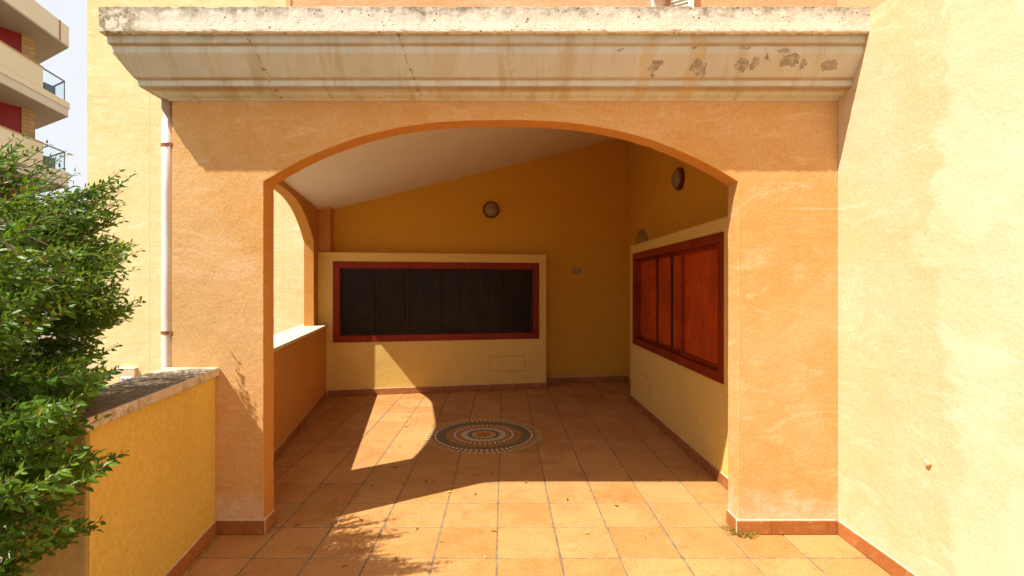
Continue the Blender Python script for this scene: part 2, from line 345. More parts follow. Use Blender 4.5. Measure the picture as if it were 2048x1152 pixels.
# ------------------------------------------------------------------ mesh helpers
class MB:
    def __init__(s): s.v = []; s.f = []; s.mi = []; s.t = []; s.cur = 0; s.tint = 0.
    def vs(s, pts):
        i = len(s.v); s.v += [tuple(p) for p in pts]; return i
    def face(s, idx): s.f.append(tuple(idx)); s.mi.append(s.cur); s.t.append(s.tint)
    def quad(s, *p): i = s.vs(p); s.face(range(i, i + len(p)))
    def prism(s, pts, vec):
        pts = [Vector(p) for p in pts]; vec = Vector(vec); k = len(pts)
        i = s.vs(pts); j = s.vs([p + vec for p in pts])
        s.face(range(i, i + k)); s.face(range(j + k - 1, j - 1, -1))
        for a in range(k): b = (a + 1) % k; s.face((i + a, j + a, j + b, i + b))
    def obox(s, o, u, v, w_):
        o, u, v = Vector(o), Vector(u), Vector(v); s.prism([o, o + u, o + u + v, o + v], w_)
    def box(s, x0, x1, y0, y1, z0, z1): s.obox((x0, y0, z0), (x1 - x0, 0, 0), (0, y1 - y0, 0), (0, 0, z1 - z0))
    def tube(s, pts, rad, n=8, cap=True):
        pts = [Vector(p) for p in pts]
        if not hasattr(rad, '__len__'): rad = [rad] * len(pts)
        rings = []
        for k, p in enumerate(pts):
            d = (pts[min(k + 1, len(pts) - 1)] - pts[max(k - 1, 0)]).normalized()
            a = d.orthogonal().normalized() if k == 0 else (pa - d * pa.dot(d)).normalized()
            pa = a; b = d.cross(a)
            rings.append(s.vs([p + (a * math.cos(t) + b * math.sin(t)) * rad[k] for t in [2 * math.pi * q / n for q in range(n)]]))
        for k in range(len(rings) - 1):
            for q in range(n):
                r = (q + 1) % n; s.face((rings[k] + q, rings[k] + r, rings[k + 1] + r, rings[k + 1] + q))
        if cap: s.face([rings[0] + q for q in range(n)][::-1]); s.face([rings[-1] + q for q in range(n)])
    def lathe(s, o, axis, prof, n=32):
        o = Vector(o); ax = Vector(axis).normalized(); a = ax.orthogonal().normalized(); b = ax.cross(a); rings = []
        for r, h in prof: rings.append(s.vs([o + ax * h + (a * math.cos(t) + b * math.sin(t)) * max(r, 1e-4) for t in [2 * math.pi * q / n for q in range(n)]]))
        for k in range(len(rings) - 1):
            for q in range(n):
                r = (q + 1) % n; s.face((rings[k] + q, rings[k] + r, rings[k + 1] + r, rings[k + 1] + q))
        s.face([rings[0] + q for q in range(n)][::-1]); s.face([rings[-1] + q for q in range(n)])
    def build(s, name, mats, parent=None, bevel=0., smooth=False, recalc=True, seg=2, root=(0, 0, 0)):
        me = bpy.data.meshes.new(name)
        rt = parent
        off = Vector((0, 0, 0))
        while rt is not None: off += rt.location; rt = rt.parent
        if parent is None: off = Vector(root)
        me.from_pydata([tuple(Vector(p) - off) for p in s.v], [], s.f)
        for m in (mats if isinstance(mats, (list, tuple)) else [mats]): me.materials.append(m)
        me.polygons.foreach_set('material_index', s.mi)
        at = me.attributes.new('tint', 'FLOAT', 'FACE'); at.data.foreach_set('value', s.t)
        at2 = me.attributes.new('tint2', 'FLOAT', 'FACE'); at2.data.foreach_set('value', [1. if (x * 97) % 1 > .6 else 0. for x in s.t])
        if recalc:
            bm = bmesh.new(); bm.from_mesh(me); bmesh.ops.recalc_face_normals(bm, faces=bm.faces); bm.to_mesh(me); bm.free()
        if smooth: me.polygons.foreach_set('use_smooth', [True] * len(me.polygons))
        ob = bpy.data.objects.new(name, me); COL.objects.link(ob)
        if parent is not None: ob.parent = parent
        else: ob.location = off
        if bevel:
            b = ob.modifiers.new('b', 'BEVEL'); b.width = bevel; b.segments = seg; b.limit_method = 'ANGLE'; b.angle_limit = R(40)
        me.update(); return ob

def thing(name, loc, label, cat, group=None):
    o = bpy.data.objects.new(name, None); COL.objects.link(o); o.location = loc; o.empty_display_size = .1
    return tag(o, label, cat, group)
def tag(o, label, cat, group=None):
    o['label'] = label; o['category'] = cat
    if group: o['group'] = group
    return o
def struct(o): o['kind'] = 'structure'; return o

def skirting(name, runs, parent, h=.081, th=.012, seed=1, piece=.33):
    """runs: list of (p0, p1, normal2d). One mesh of tile pieces with pale grout behind."""
    rr = random.Random(seed); m = MB()
    for (x0, y0), (x1, y1), (nx, ny) in runs:
        d = Vector((x1 - x0, y1 - y0, 0)); L = d.length; d /= L; nn = Vector((nx, ny, 0)).normalized()
        a = Vector((x0, y0, 0)); t = 0; first = rr.uniform(.35, .9) * piece
        m.cur = 1; m.obox(a + Vector((0, 0, .002)) - nn * .004, d * L, nn * (th * .55 + .004), (0, 0, h + .002))
        m.cur = 0
        while t < L - .002:
            l = min(first if t == 0 else piece, L - t); first = piece
            if L - t - l < .04: l = L - t
            m.tint = rr.random(); dz = rr.uniform(-.0012, .0012); dn = rr.uniform(-.0008, .0008)
            m.obox(a + d * (t + .0012) + Vector((0, 0, .003)) - nn * .002, d * (l - .0024), nn * (th + .002 + dn), (0, 0, h - .003 + dz))
            t += l
    return m.build(name, [M['skirt'], M['grout_pale']], parent, bevel=.0025)

FZ = 2.87; BZ = 3.0               # front and back plane of the arched front
def arch(u, a, spring, rise, p=2.45): return spring + rise * (1 - min(1, abs(u) / a) ** p)
T = -.182; dL = Vector((-.179, .984, 0)); nL = Vector((.984, .179, 0))    # direction and inward normal of the skewed rear part
def lx(y, base=-1.21): return base - .185 * y                            # left wall, inner face
def bayY(x): return 6.41 + .1815 * (x + 2.266)
def backY(x): return 7.24 + .18 * (x - .62)

# ------------------------------------------------------------------ setting
m = MB(); m.quad((-900, -600, -1.5), (900, -600, -1.5), (900, 1500, -1.5), (-900, 1500, -1.5))
struct(m.build('ground', M['ground']))
m = MB(); m.prism([(-1.62, -2.2, -1.5), (2.2, -2.2, -1.5), (2.2, 7.9, -1.5), (-2.6, 7.9, -1.5), (-1.9, 3.0, -1.5)], (0, 0, 1.375))
struct(m.build('terrace_base', M['rough_render']))
# tiled terrace floor
def build_floor():
    rr = random.Random(3); m = MB(); g = .0045
    xs = [-.0357 + .33 * k for k in range(-10, 7)]
    fix = {-1.3557: -1.328, -1.0257: -1.024, -.6957: -.718, -.3657: -.3697, .2943: .300, .6243: .6137, .9543: .945, 1.2843: 1.292, 1.6143: 1.605}
    xs = [next((v for k, v in fix.items() if abs(k - x) < .01), x) for x in xs]
    ys = [2.621 + .3296 * k for k in range(-14, 16)]
    def ok(x0, x1, y0, y1):
        xc = (x0 + x1) / 2; yc = (y0 + y1) / 2
        if x0 > 1.93: return False
        if yc > backY(xc) + .3: return False
        if yc > 1.8: return x1 > -1.68 - .177 * (yc - 2.86) - .02
        return x1 > -1.58
    for i in range(len(xs) - 1):
        for j in range(len(ys) - 1):
            x0, x1, y0, y1 = xs[i], xs[i + 1], ys[j], ys[j + 1]
            if not ok(x0, x1, y0, y1): continue
            x1 = min(x1, 1.93)
            m.tint = rr.random(); m.cur = 0
            jx, jy, jz = rr.uniform(-.0015, .0015), rr.uniform(-.0015, .0015), rr.uniform(-.0006, .0006)
            a, b, c, d = x0 + g + jx, x1 - g + jx, y0 + g + jy, y1 - g + jy
            e = .0025; q = .012
            def ring(ix, z):      # rounded-corner outline
                r_ = q - ix
                pts = []
                for (cx, cy, s0) in ((b - q, c + q, -90), (b - q, d - q, 0), (a + q, d - q, 90), (a + q, c + q, 180)):
                    for k in range(3):
                        t = R(s0 + 45 * k); pts.append((cx + r_ * math.cos(t), cy + r_ * math.sin(t), z))
                return m.vs(pts)
            r0 = ring(0, -.006); r1 = ring(0, -.0022 + jz); r2 = ring(e, jz)
            for A, B in ((r0, r1), (r1, r2)):
                for k in range(12): m.face((A + k, A + (k + 1) % 12, B + (k + 1) % 12, B + k))
            m.face(range(r2, r2 + 12))
    m.cur = 1; m.tint = 0
    m.obox((-1.72, -2.2, -.12), (3.66, 0, 0), (0, 4.05, 0), (0, 0, .118))
    m.prism([(-1.70, 1.852, -.12), (1.94, 1.852, -.12), (1.94, 7.7, -.12), (-2.75, 7.7, -.12)], (0, 0, .118))
    return struct(m.build('floor', [M['tiles'], M['grout']]))
build_floor()

# ------------------------------------------------------------------ the house
house = thing('house', (0, 2.87, 0), 'orange and yellow stucco house with arched porch, weathered cornice and shuttered windows', 'house')
# arched front
XL, XR, AC, AW = -1.92, 1.93, -.0186, 1.3715
def front_wall():
    m = MB(); pts = [(XL, 0)]; wv = lambda t, q: .0022 * noise.noise(Vector((t * 3.1, q, 0))) + .0013 * noise.noise(Vector((t * 14, q, 5)))
    for k in range(41): pts.append((AC - AW + wv(k * .05, 1), k * .0509 if k < 40 else 2.033))
    for k in range(97):
        u = -AW + 2 * AW * k / 96; pts.append((AC + u, arch(u, AW, 2.037, .357) + wv(u, 9) * 1.3))
    for k in range(40, -1, -1): pts.append((AC + AW + wv(k * .05, 3), k * .0509 if k < 40 else 2.033))
    pts += [(XR, 0), (XR, 2.90), (XL, 2.90)]
    m.prism([(x, FZ, z) for x, z in pts], (0, BZ - FZ, 0))
    ob = m.build('front_wall', [M['salmon'], M['salmon_smooth']], house, bevel=.006, seg=3)
    for p in ob.data.polygons:      # the reveals are smooth trowelled plaster, the right jamb keeps paler salmon to paint in its sunlight
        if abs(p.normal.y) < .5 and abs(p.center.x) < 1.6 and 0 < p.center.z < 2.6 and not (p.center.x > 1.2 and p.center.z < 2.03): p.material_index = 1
    return ob
fw = front_wall()
JL, JR = AC - AW, AC + AW
skirting('skirting', [((-1.655, FZ), (JL + .011, FZ), (0, -1)), ((JL, FZ + .001), (JL, BZ), (1, 0))], fw, seed=4)
skirting('skirting', [((JR - .011, FZ), (XR - .011, FZ), (0, -1)), ((JR, BZ), (JR, FZ + .001), (-1, 0))], fw, seed=9)
# upper storey front above the cornice
m = MB(); m.box(-1.262, XR, 2.878, 3.0, 2.9145, 5.6); uw = m.build('upper_wall', M['salmon_upper'], house, bevel=.004)
m = MB(); m.box(-1.262, -1.235, 2.872, 2.877, 2.915, 5.6); m.build('corner_trim', M['salmon'], uw)
m = MB()
m.box(.852, .880, 2.845, 2.876, 2.916, 4.0); m.box(1.060, 1.09, 2.845, 2.876, 2.916, 4.0); m.box(.8805, 1.0595, 2.870, 2.8765, 2.916, 4.0)
sh = m.build('upper_window', M['white_paint'], house, bevel=.002)
m = MB()
for k in range(60):
    z = 2.93 + k * .022; m.obox((.884, 2.853, z), (.172, 0, .05), (0, .012, .006), (0, 0, .009))
m.build('louvre', M['white_paint'], sh)
# cornice
def cornice():
    m = MB(); rr = random.Random(5)
    prof = [(-.128, 2.912), (.05, 2.913), (.244, 2.913), (.250, 2.908), (.2505, 2.87), (.2495, 2.83), (.2505, 2.79), (.250, 2.780), (.245, 2.775), (.231, 2.7735),
            (.224, 2.767), (.222, 2.755), (.222, 2.733), (.218, 2.727), (.208, 2.724), (.206, 2.715), (.206, 2.690), (.203, 2.685), (.186, 2.660), (.158, 2.618), (.131, 2.581), (.124, 2.5785),
            (.119, 2.575), (.118, 2.560), (.117, 2.546), (.110, 2.5405), (.082, 2.5395), (.077, 2.536), (.070, 2.532), (.045, 2.5195), (.012, 2.512), (.004, 2.505), (-.02, 2.505)]
    st = []
    for y in (7.0, 5.0, 4.0, 3.4, 3.1): st.append(('s', y))
    x = None
    st.append(('m', 0)); xx = -2.10
    while xx < XR - .01: st.append(('f', xx)); xx += .013
    st.append(('f', XR - .0005))
    rings = []
    for kind, val in st:
        pts = []
        for k, (p, z) in enumerate(prof):
            mx_ = XL - .012 - .83 * max(p, -.06)
            if kind == 's':
                pts.append((mx_ - .185 * (val - 3.0), val, z)); continue
            if kind == 'm': X_, Y_ = mx_, FZ - p
            else: X_, Y_ = max(val, mx_ + .0004 * (val + 2.2)), FZ - p
            n1 = noise.noise(Vector((X_ * 38, z * 38, 1))); n2 = noise.noise(Vector((X_ * 9, z * 12, 7)))
            chip = max(0, noise.noise(Vector((X_ * 16, 4, z * 4))) - .15)
            if 2 <= k <= 3: z += n1 * .0035 + n2 * .003 - chip * .007; Y_ += chip * .008
            elif 4 <= k <= 6: Y_ += n1 * .0018
            elif 7 <= k <= 9: z += n1 * .0035 + chip * .008; Y_ += chip * .006 + n1 * .001
            elif k > 9: Y_ += noise.noise(Vector((X_ * 4, z * 10, 3))) * .0015; z += noise.noise(Vector((X_ * 3, z, 9))) * .0008
            pts.append((X_, Y_, z))
        rings.append(m.vs(pts))
    K = len(prof)
    for a, b in zip(rings[:-1], rings[1:]):
        for k in range(K - 1): m.face((a + k, a + k + 1, b + k + 1, b + k))
        m.face((a + K - 1, a, b, b + K - 1))
    m.face(range(rings[0], rings[0] + K)); m.face(range(rings[-1] + K - 1, rings[-1] - 1, -1))
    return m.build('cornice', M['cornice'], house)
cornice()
# right outside wall
m = MB(); m.box(XR, 2.25, -1.2, 3.0, 0, 5.6); rw = m.build('outer_wall', M['yellow_right'], house)
skirting('skirting', [((XR, FZ - .013), (XR, -1.1), (-1, 0))], rw, seed=21)
# skewed left side: arched upper wall, parapet and coping
TH = .12
def side_wall():
    m = MB(); pts = []
    y0, y1, yc, a = 2.995, 7.1, 4.77, 1.35
    yn, yf = yc - a, yc + a
    P = [(y0, 0), (yn, 0)]
    for k in range(33):
        u = -a + 2 * a * k / 32; P.append((yc + u, arch(u, a, 1.972, .385)))
    P += [(yf, 0), (y1, 0), (y1, 2.72), (y0, 2.72)]
    def outl(y): return Vector((lx(y), y, 0))
    m.prism([outl(y) + Vector((0, 0, z)) for y, z in P], -nL * TH)
    return m.build('side_wall', M['salmon_smooth'], house, bevel=.006, seg=3)
sw = side_wall()
def px(y): return -1.665 - .177 * (y - 2.86)      # parapet inner face
m = MB(); m.prism([(px(BZ), BZ, 0), (px(6.40), 6.40, 0), (px(6.40) - .262, 6.352, 0), (px(BZ) - .235, BZ - .0, 0)], (0, 0, .905))
pw = m.build('parapet', M['salmon_smooth'], house)
m = MB(); o_ = .028
m.prism([(px(BZ) + o_, BZ + .003, .906), (px(6.385) + o_, 6.392, .906), (px(6.385) - .30, 6.345, .906), (px(BZ) - .28, BZ + .003, .906)], (0, 0, .030))
m.build('coping', M['coping'], pw, bevel=.005)
skirting('skirting', [((px(BZ), BZ), (px(6.40), 6.40), (.984, .179))], pw, seed=6)
# corner pier above the bay, back wall
y_ = 6.40
m = MB(); o = Vector((lx(y_) - .05, bayY(lx(y_)) + .045, 1.84)); m.prism([o, o + nL * .185, o + nL * .185 + dL * .5, o + dL * .5], (0, 0, .80)); m.build('corner_pier', M['salmon_smooth'], house, bevel=.004)
m = MB(); m.prism([(-2.50, backY(-2.5), 0), (2.0, backY(2.0), 0), (1.96, backY(2.0) + .25, 0), (-2.54, backY(-2.5) + .25, 0)], (0, 0, 4.0))
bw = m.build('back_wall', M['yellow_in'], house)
skirting('skirting', [((.60, backY(.60)), (1.85, backY(1.85)), (.179, -.984))], bw, seed=12)
# right inner wall with arched doorway
XI = 1.86
def inner_right():
    m = MB(); P = [(3.0, 0), (6.33, 0)]
    for k in range(25):
        t = math.pi * (1 - k / 24); P.append((6.745 + .415 * math.cos(t), 1.85 + .345 * math.sin(t)))
    P += [(7.16, 0), (7.6, 0), (7.6, 4.0), (3.0, 4.0)]
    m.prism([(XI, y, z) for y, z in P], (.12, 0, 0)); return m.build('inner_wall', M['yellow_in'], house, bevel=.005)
inner_right()
m = MB(); m.box(1.905, 1.955, 6.335, 7.155, 0, 2.19)
dr = m.build('door', M['rough_render'], house)
m = MB(); m.box(1.838, 1.8595, 7.165, 7.26, 0, 1.52); m.build('door_jamb', M['yellow_bay'], dr, bevel=.003)
skirting('skirting', [((XI, 7.262), (XI, 7.44), (-1, 0))], bw, seed=2)
# sloping ceiling
def cz(x, y): return 2.454 + .2874 * ((x + 2.33) * .984 + (y - 6.71) * .179)
m = MB(); cs = [(-1.90, 3.0), (1.95, 3.0), (1.95, 7.65), (-2.55, 6.95)]
i = m.vs([(x, y, cz(x, y)) for x, y in cs] + [(x, y, cz(x, y) + .14) for x, y in cs])
for f in ((3, 2, 1, 0), (4, 5, 6, 7), (0, 1, 5, 4), (1, 2, 6, 5), (2, 3, 7, 6), (3, 0, 4, 7)): m.face([i + q for q in f])
m.build('ceiling', M['ceiling'], house)

def holed_bay(name, o, u, nrm, L, H, hole, depth):
    """box of length L along u, height H, front face at o facing nrm, rear depth behind, with a rectangular hole cut through"""
    m = MB(); o, u, nrm = Vector(o), Vector(u).normalized(), Vector(nrm).normalized()
    us = [0, hole[0], hole[1], L]; zs = [0, hole[2], hole[3], H]
    def P(a, z, d=0): return o + u * a + Vector((0, 0, z)) - nrm * d
    F = {}
    for d in (0, depth):
        for a in range(4):
            for b in range(4): F[(a, b, d)] = m.vs([P(us[a], zs[b], d)])
    for d in (0, depth):
        for a in range(3):
            for b in range(3):
                if a == 1 and b == 1: continue
                m.face((F[(a, b, d)], F[(a + 1, b, d)], F[(a + 1, b + 1, d)], F[(a, b + 1, d)]))
    per = [(0, 0), (1, 0), (2, 0), (3, 0), (3, 1), (3, 2), (3, 3), (2, 3), (1, 3), (0, 3), (0, 2), (0, 1)]
    for p, q in zip(per, per[1:] + per[:1]): m.face((F[(*p, 0)], F[(*q, 0)], F[(*q, depth)], F[(*p, depth)]))
    inn = [(1, 1), (2, 1), (2, 2), (1, 2)]
    for p, q in zip(inn, inn[1:] + inn[:1]): m.face((F[(*p, 0)], F[(*q, 0)], F[(*q, depth)], F[(*p, depth)]))
    return m.build(name, M['yellow_bay'], house, bevel=.006)

def frame_rect(m, P, a0, a1, z0, z1, w_, d0, d1):
    """four mitre-free rails; P(a, z, d) -> point, d measured inward"""
    def bar(aa, ab, za, zb):
        o = P(aa, za, d1); m.obox(o, P(ab, za, d1) - o, P(aa, zb, d1) - o, P(aa, za, d0) - o)
    bar(a0, a1, z0, z0 + w_); bar(a0, a1, z1 - w_, z1); bar(a0, a0 + w_, z0 + w_ + .0004, z1 - w_ - .0004); bar(a1 - w_, a1, z0 + w_ + .0004, z1 - w_ - .0004)

def window(P, hole, sashes, frame_w, board_mat, sash_mat, sash_w, boards, dark_strips=()):
    a0, a1, z0, z1 = hole
    m = MB(); frame_rect(m, P, a0 + .001, a1 - .001, z0 + .001, z1 - .001, frame_w, -.012, .10)
    wn = m.build('window', M['wood_frame'], house, bevel=.004)
    b0, b1, c0, c1 = a0 + frame_w, a1 - frame_w, z0 + frame_w, z1 - frame_w
    m = MB(); o = P(b0 - .02, c0 - .02, .105); m.obox(o, P(b1 + .02, c0 - .02, .105) - o, P(b0 - .02, c1 + .02, .105) - o, P(b0 - .02, c0 - .02, .115) - o); m.build('backing', M['black_gap'], wn)
    for (s0, s1, dep) in sashes:
        m = MB(); frame_rect(m, P, b0 + s0 * (b1 - b0) + .001, b0 + s1 * (b1 - b0) - .001, c0 + .001, c1 - .001, sash_w, dep, dep + .03); m.build('sash', sash_mat, wn, bevel=.003)
    rr = random.Random(len(boards))
    for (s0, s1, dep) in boards:
        m = MB(); A, B = b0 + s0 * (b1 - b0) + .0015, b0 + s1 * (b1 - b0) - .0015
        o = P(A, c0 + .004, dep + .014); m.obox(o, P(B, c0 + .004, dep + .014) - o, P(A, c1 - .004, dep + .014) - o, P(A, c0 + .004, dep) - o)
        m.build('board', board_mat, wn, bevel=.003)
    for (s0, s1, dep) in dark_strips:  # dark strips painted in for shaded gaps between boards; the widest is a mullion
        m = MB(); A, B = b0 + s0 * (b1 - b0), b0 + s1 * (b1 - b0)
        o = P(A, c0 + .002, dep + .02); m.obox(o, P(B, c0 + .002, dep + .02) - o, P(A, c1 - .002, dep + .02) - o, P(A, c0 + .002, dep) - o); m.build('dark_strip', M['sash_dark'], wn, bevel=.002)
    return wn
# back bay (skewed)
uB = Vector((.984, .1786, 0)).normalized(); nB = Vector((.1786, -.984, 0)).normalized()
x0 = -2.45; oB = Vector((x0, bayY(x0), 0)); LB = (.592 - x0) / uB.x
hB = ((-2.211 - x0) / uB.x, (.487 - x0) / uB.x, .695, 1.745)
bay1 = holed_bay('window_bay', oB, uB, nB, LB, 1.865, hB, .30)
def PB(a, z, d): return oB + uB * a + Vector((0, 0, z)) - nB * d
window(PB, hB, [(0, .343, .035), (.345, .67, .05), (.672, 1, .035)], .085, M['wood_dark'], M['sash_dark'], .026,
       [(.01, .171, .052), (.171, .335, .0535), (.352, .510, .066), (.510, .665, .0675), (.68, .836, .052), (.836, .99, .0535)])
aS = (-2.27 - x0) / uB.x
skirting('skirting', [((-2.27, bayY(-2.27)), (.592, bayY(.592)), (nB.x, nB.y)), ((.592, bayY(.592)), (.57, backY(.57)), (.984, .179))], bay1, seed=31)
def cover(P, a0, a1, z0, z1, par):
    m = MB(); o = P(a0, z0, -.0005); m.obox(o, P(a1, z0, -.0005) - o, P(a0, z1, -.0005) - o, P(a0, z0, -.007) - o)
    c = m.build('access_cover', M['yellow_bay'], par, bevel=.002)
    m = MB(); 
    for (aa, ab, za, zb) in ((a0 - .005, a1 + .005, z0 - .005, z0), (a0 - .005, a1 + .005, z1, z1 + .005), (a0 - .005, a0, z0, z1), (a1, a1 + .005, z0, z1)):
        o = P(aa, za, -.0004); m.obox(o, P(ab, za, -.0004) - o, P(aa, zb, -.0004) - o, P(aa, za, -.0022) - o)
    m.build('cover_rim', M['rough_render'], c)
    return c
aC0, aC1 = (-.194 - x0) / uB.x, (.289 - x0) / uB.x
cover(PB, aC0, aC1, .262, .460, bay1)
# right bay
XB = 1.575; oR = Vector((XB, 3.002, 0)); LR = 6.177 - 3.002
hR = (.56, 3.045, .728, 1.822)
bay2 = holed_bay('window_bay', oR, (0, 1, 0), (-1, 0, 0), LR, 1.927, hR, .284)
def PR(a, z, d): return oR + Vector((0, 1, 0)) * a + Vector((0, 0, z)) + Vector((1, 0, 0)) * d
window(PR, hR, [(0, .362, .020), (.345, 1., .052)], .075, M['wood_red'], M['wood_frame'], .032,
       [(.012, .198, .036), (.208, .35, .044), (.352, .508, .066), (.516, .698, .060), (.708, .99, .064)],
       [(.348, .374, .046), (.505, .520, .052), (.695, .711, .050)])
skirting('skirting', [((XB, 3.003), (XB, 6.177), (-1, 0))], bay2, seed=33)
cover(PR, 5.32 - 3.002, 5.92 - 3.002, .18, .42, bay2)

# ------------------------------------------------------------------ garden wall
def gx(y): return -1.665 + .144 * (2.86 - y)
gw = thing('garden_wall', (gx(2.4), 2.3, 0), 'low ochre garden wall with lichen-stained stone coping against the left pillar', 'wall')
N0, N1 = 1.82, FZ - .001
m = MB(); m.prism([(gx(N0), N0, -1.5), (gx(N1), N1, -1.5), (gx(N1) - .25, N1, -1.5), (gx(N0) - .25, N0 - .03, -1.5)], (0, 0, 2.415))
# end face rough: separate slab
bdy = m.build('wall_body', M['yellow_low'], gw, bevel=.004)
m = MB(); m.prism([(gx(N0) - .003, N0 - .001, -1.5), (gx(N0) - .25, N0 - .031, -1.5), (gx(N0) - .25, N0 - .046, -1.5), (gx(N0) - .006, N0 - .014, -1.5)], (0, 0, 2.414))
m.build('wall_end', M['rough_render'], gw, bevel=.004)
for (a, b) in ((N0 - .05, 2.165), (2.169, FZ - .002)):
    m = MB(); m.prism([(gx(a) + .024, a, .916), (gx(b) + .024, b, .916), (gx(b) - .285, b, .916), (gx(a) - .285, a, .916)], (0, 0, .05))
    m.build('coping', M['coping_dirty'], gw, bevel=.007, seg=3)
skirting('skirting', [((gx(N1 - .012), N1 - .012), (gx(N0), N0), (.99, .144))], gw, seed=17)

# ------------------------------------------------------------------ drainpipe
dp = thing('drainpipe', (-1.953, 2.90, 0), 'cream drainpipe with rust streaks down the left corner of the porch', 'pipe')
m = MB(); m.tube([(-1.962, 2.905, z) for z in (-1.4, .6, 1.3, 2.0, 2.56)], .036, 20); pp = m.build('pipe', M['pipe'], dp, smooth=True)
for z in (2.254, 1.164):
    m = MB(); m.lathe((-1.962, 2.905, z - .009), (0, 0, 1), [(.0370, 0), (.039, .0), (.039, .018), (.0370, .018)], 20)
    m.tube([(-1.93, 2.880, z), (-1.915, 2.871, z)], .006, 8); m.box(-1.935, -1.918, 2.866, 2.880, z - .010, z + .010); m.build('clamp', M['rust'], dp)

# ------------------------------------------------------------------ wall lamps
def lamp(loc, nrm, label):
    t = thing('wall_lamp', loc, label, 'lamp', 'round bulkhead lamps in the porch'); nrm = Vector(nrm).normalized()
    m = MB(); m.lathe(loc, nrm, [(.112, .0), (.118, .004), (.118, .035), (.112, .042), (.103, .044), (.100, .040)], 40); m.build('base_ring', M['red_plastic'], t, smooth=True)
    m = MB(); m.lathe(loc, nrm, [(.100, .038)] + [(.100 * math.cos(a), .038 + .054 * math.sin(a)) for a in [R(8 * k) for k in range(1, 12)]], 40); m.build('globe', M['globe'], t, smooth=True)
xl = -.187; lamp((xl, backY(xl), 1.44 + 150 / 993 * backY(xl)), (.179, -.984, 0), 'round lamp with dark red rim centred on the back wall')
lamp((XI, 5.22, 2.555), (-1, 0, 0), 'round lamp with red rim high on the right-hand wall above the red shutters')

# ------------------------------------------------------------------ name plaque
xp = 1.075; yp = backY(xp); cpz = 1.44 + 28 / 993 * yp
pl = thing('plaque', (xp, yp, cpz), 'small cream ceramic plaque with brown lettering on the back wall', 'plaque')
oP = Vector((xp, yp, cpz)); uP = Vector((.984, .177, 0)); nP = Vector((.177, -.984, 0))
def PP(a, z, d): return oP + uP * a + Vector((0, 0, z)) + nP * d
m = MB(); P_ = [(-.07, -.035), (-.055, -.048), (.055, -.048), (.07, -.035), (.07, .035), (.055, .048), (-.055, .048), (-.07, .035)]
m.prism([PP(a, z, .001) for a, z in P_], nP * .010); m.build('plate', M['cream'], pl, bevel=.003)
m = MB(); rr = random.Random(8)
for row, (zz, h) in enumerate(((.014, .016), (-.014, .016))):
    a = -.046
    while a < .040:
        w_ = rr.choice((.006, .009, .011)); 
        m.obox(PP(a, zz - h / 2, .0112), uP * .003, (0, 0, h), nP * .0008); m.obox(PP(a + .0035, zz + rr.choice((-.008, 0, .005)), .0112), uP * w_ * .7, (0, 0, .003), nP * .0008); a += w_ + .005
for a in (-.058, .058):
    m.lathe(PP(a, .0, .0112), nP, [(.004, 0), (.003, .002)], 10)
m.build('lettering', M['cream_mark'], pl)

# ------------------------------------------------------------------ floor medallion
MC = Vector((-.195, 4.775, 0)); MR = .562
med = thing('floor_medallion', (MC.x, MC.y, 0), 'round inlaid mosaic sun medallion with star centre in the tiled floor', 'mosaic')
def ann(m, r0, r1, z, n=96):
    for k in range(n):
        a, b = 2 * math.pi * k / n, 2 * math.pi * (k + 1) / n
        m.quad(*[(MC.x + MR * r * math.cos(t), MC.y + MR * r * math.sin(t), z) for r, t in ((r0, a), (r1, a), (r1, b), (r0, b))])
def wedge(m, r0, r1, t, w0, w1, z):
    m.quad(*[(MC.x + MR * r * math.cos(t + s), MC.y + MR * r * math.sin(t + s), z) for r, s in ((r0, -w0), (r1, -w1), (r1, w1), (r0, w0))])
def diam(m, rc, dr_, t, dt, z):
    m.quad(*[(MC.x + MR * r * math.cos(t + s), MC.y + MR * r * math.sin(t + s), z) for r, s in ((rc - dr_, 0), (rc, dt), (rc + dr_, 0), (rc, -dt))])
def annp(name, mat, r0, r1, z=.0022, extra=None):
    m = MB(); ann(m, r0, r1, z); return m.build(name, mat, med, recalc=False)
m = MB()
for k in range(64): wedge(m, .872, 1., 2 * math.pi * k / 64, .022, .030, .0032)
m.build('ray_border', M['med_ray'], med, recalc=False)
b1 = annp('diamond_band', M['red_clay'], .785, .866); m = MB()
for k in range(64): diam(m, .825, .037, 2 * math.pi * k / 64, .042, .0040)
m.build('diamonds', M['med_white'], b1, recalc=False)
annp('grey_band', M['med_grey'], .642, .785); annp('orange_band', M['med_orange'], .545, .642)
b2 = annp('diamond_band', M['red_clay'], .455, .545); m = MB()
for k in range(38): diam(m, .50, .041, 2 * math.pi * k / 38, .070, .0040)
m.build('diamonds', M['med_white'], b2, recalc=False)
annp('orange_band', M['med_orange'], .385, .455)
b3 = annp('fluted_band', M['med_grey'], .205, .385); m = MB()
for k in range(44): wedge(m, .278, .382, 2 * math.pi * k / 44, .040, .052, .0040)
m.build('flutes', M['med_white'], b3, recalc=False)
b4 = annp('star_field', M['med_ray'], .001, .205); m = MB()
pts = [(MC.x + MR * (.19 if k % 2 == 0 else .105) * math.cos(math.pi * k / 8 + .2), MC.y + MR * (.19 if k % 2 == 0 else .105) * math.sin(math.pi * k / 8 + .2), .0040) for k in range(16)]
for k in range(16): m.quad((MC.x, MC.y, .0040), pts[k], pts[(k + 1) % 16])
m.build('star', M['med_star'], b4, recalc=False)

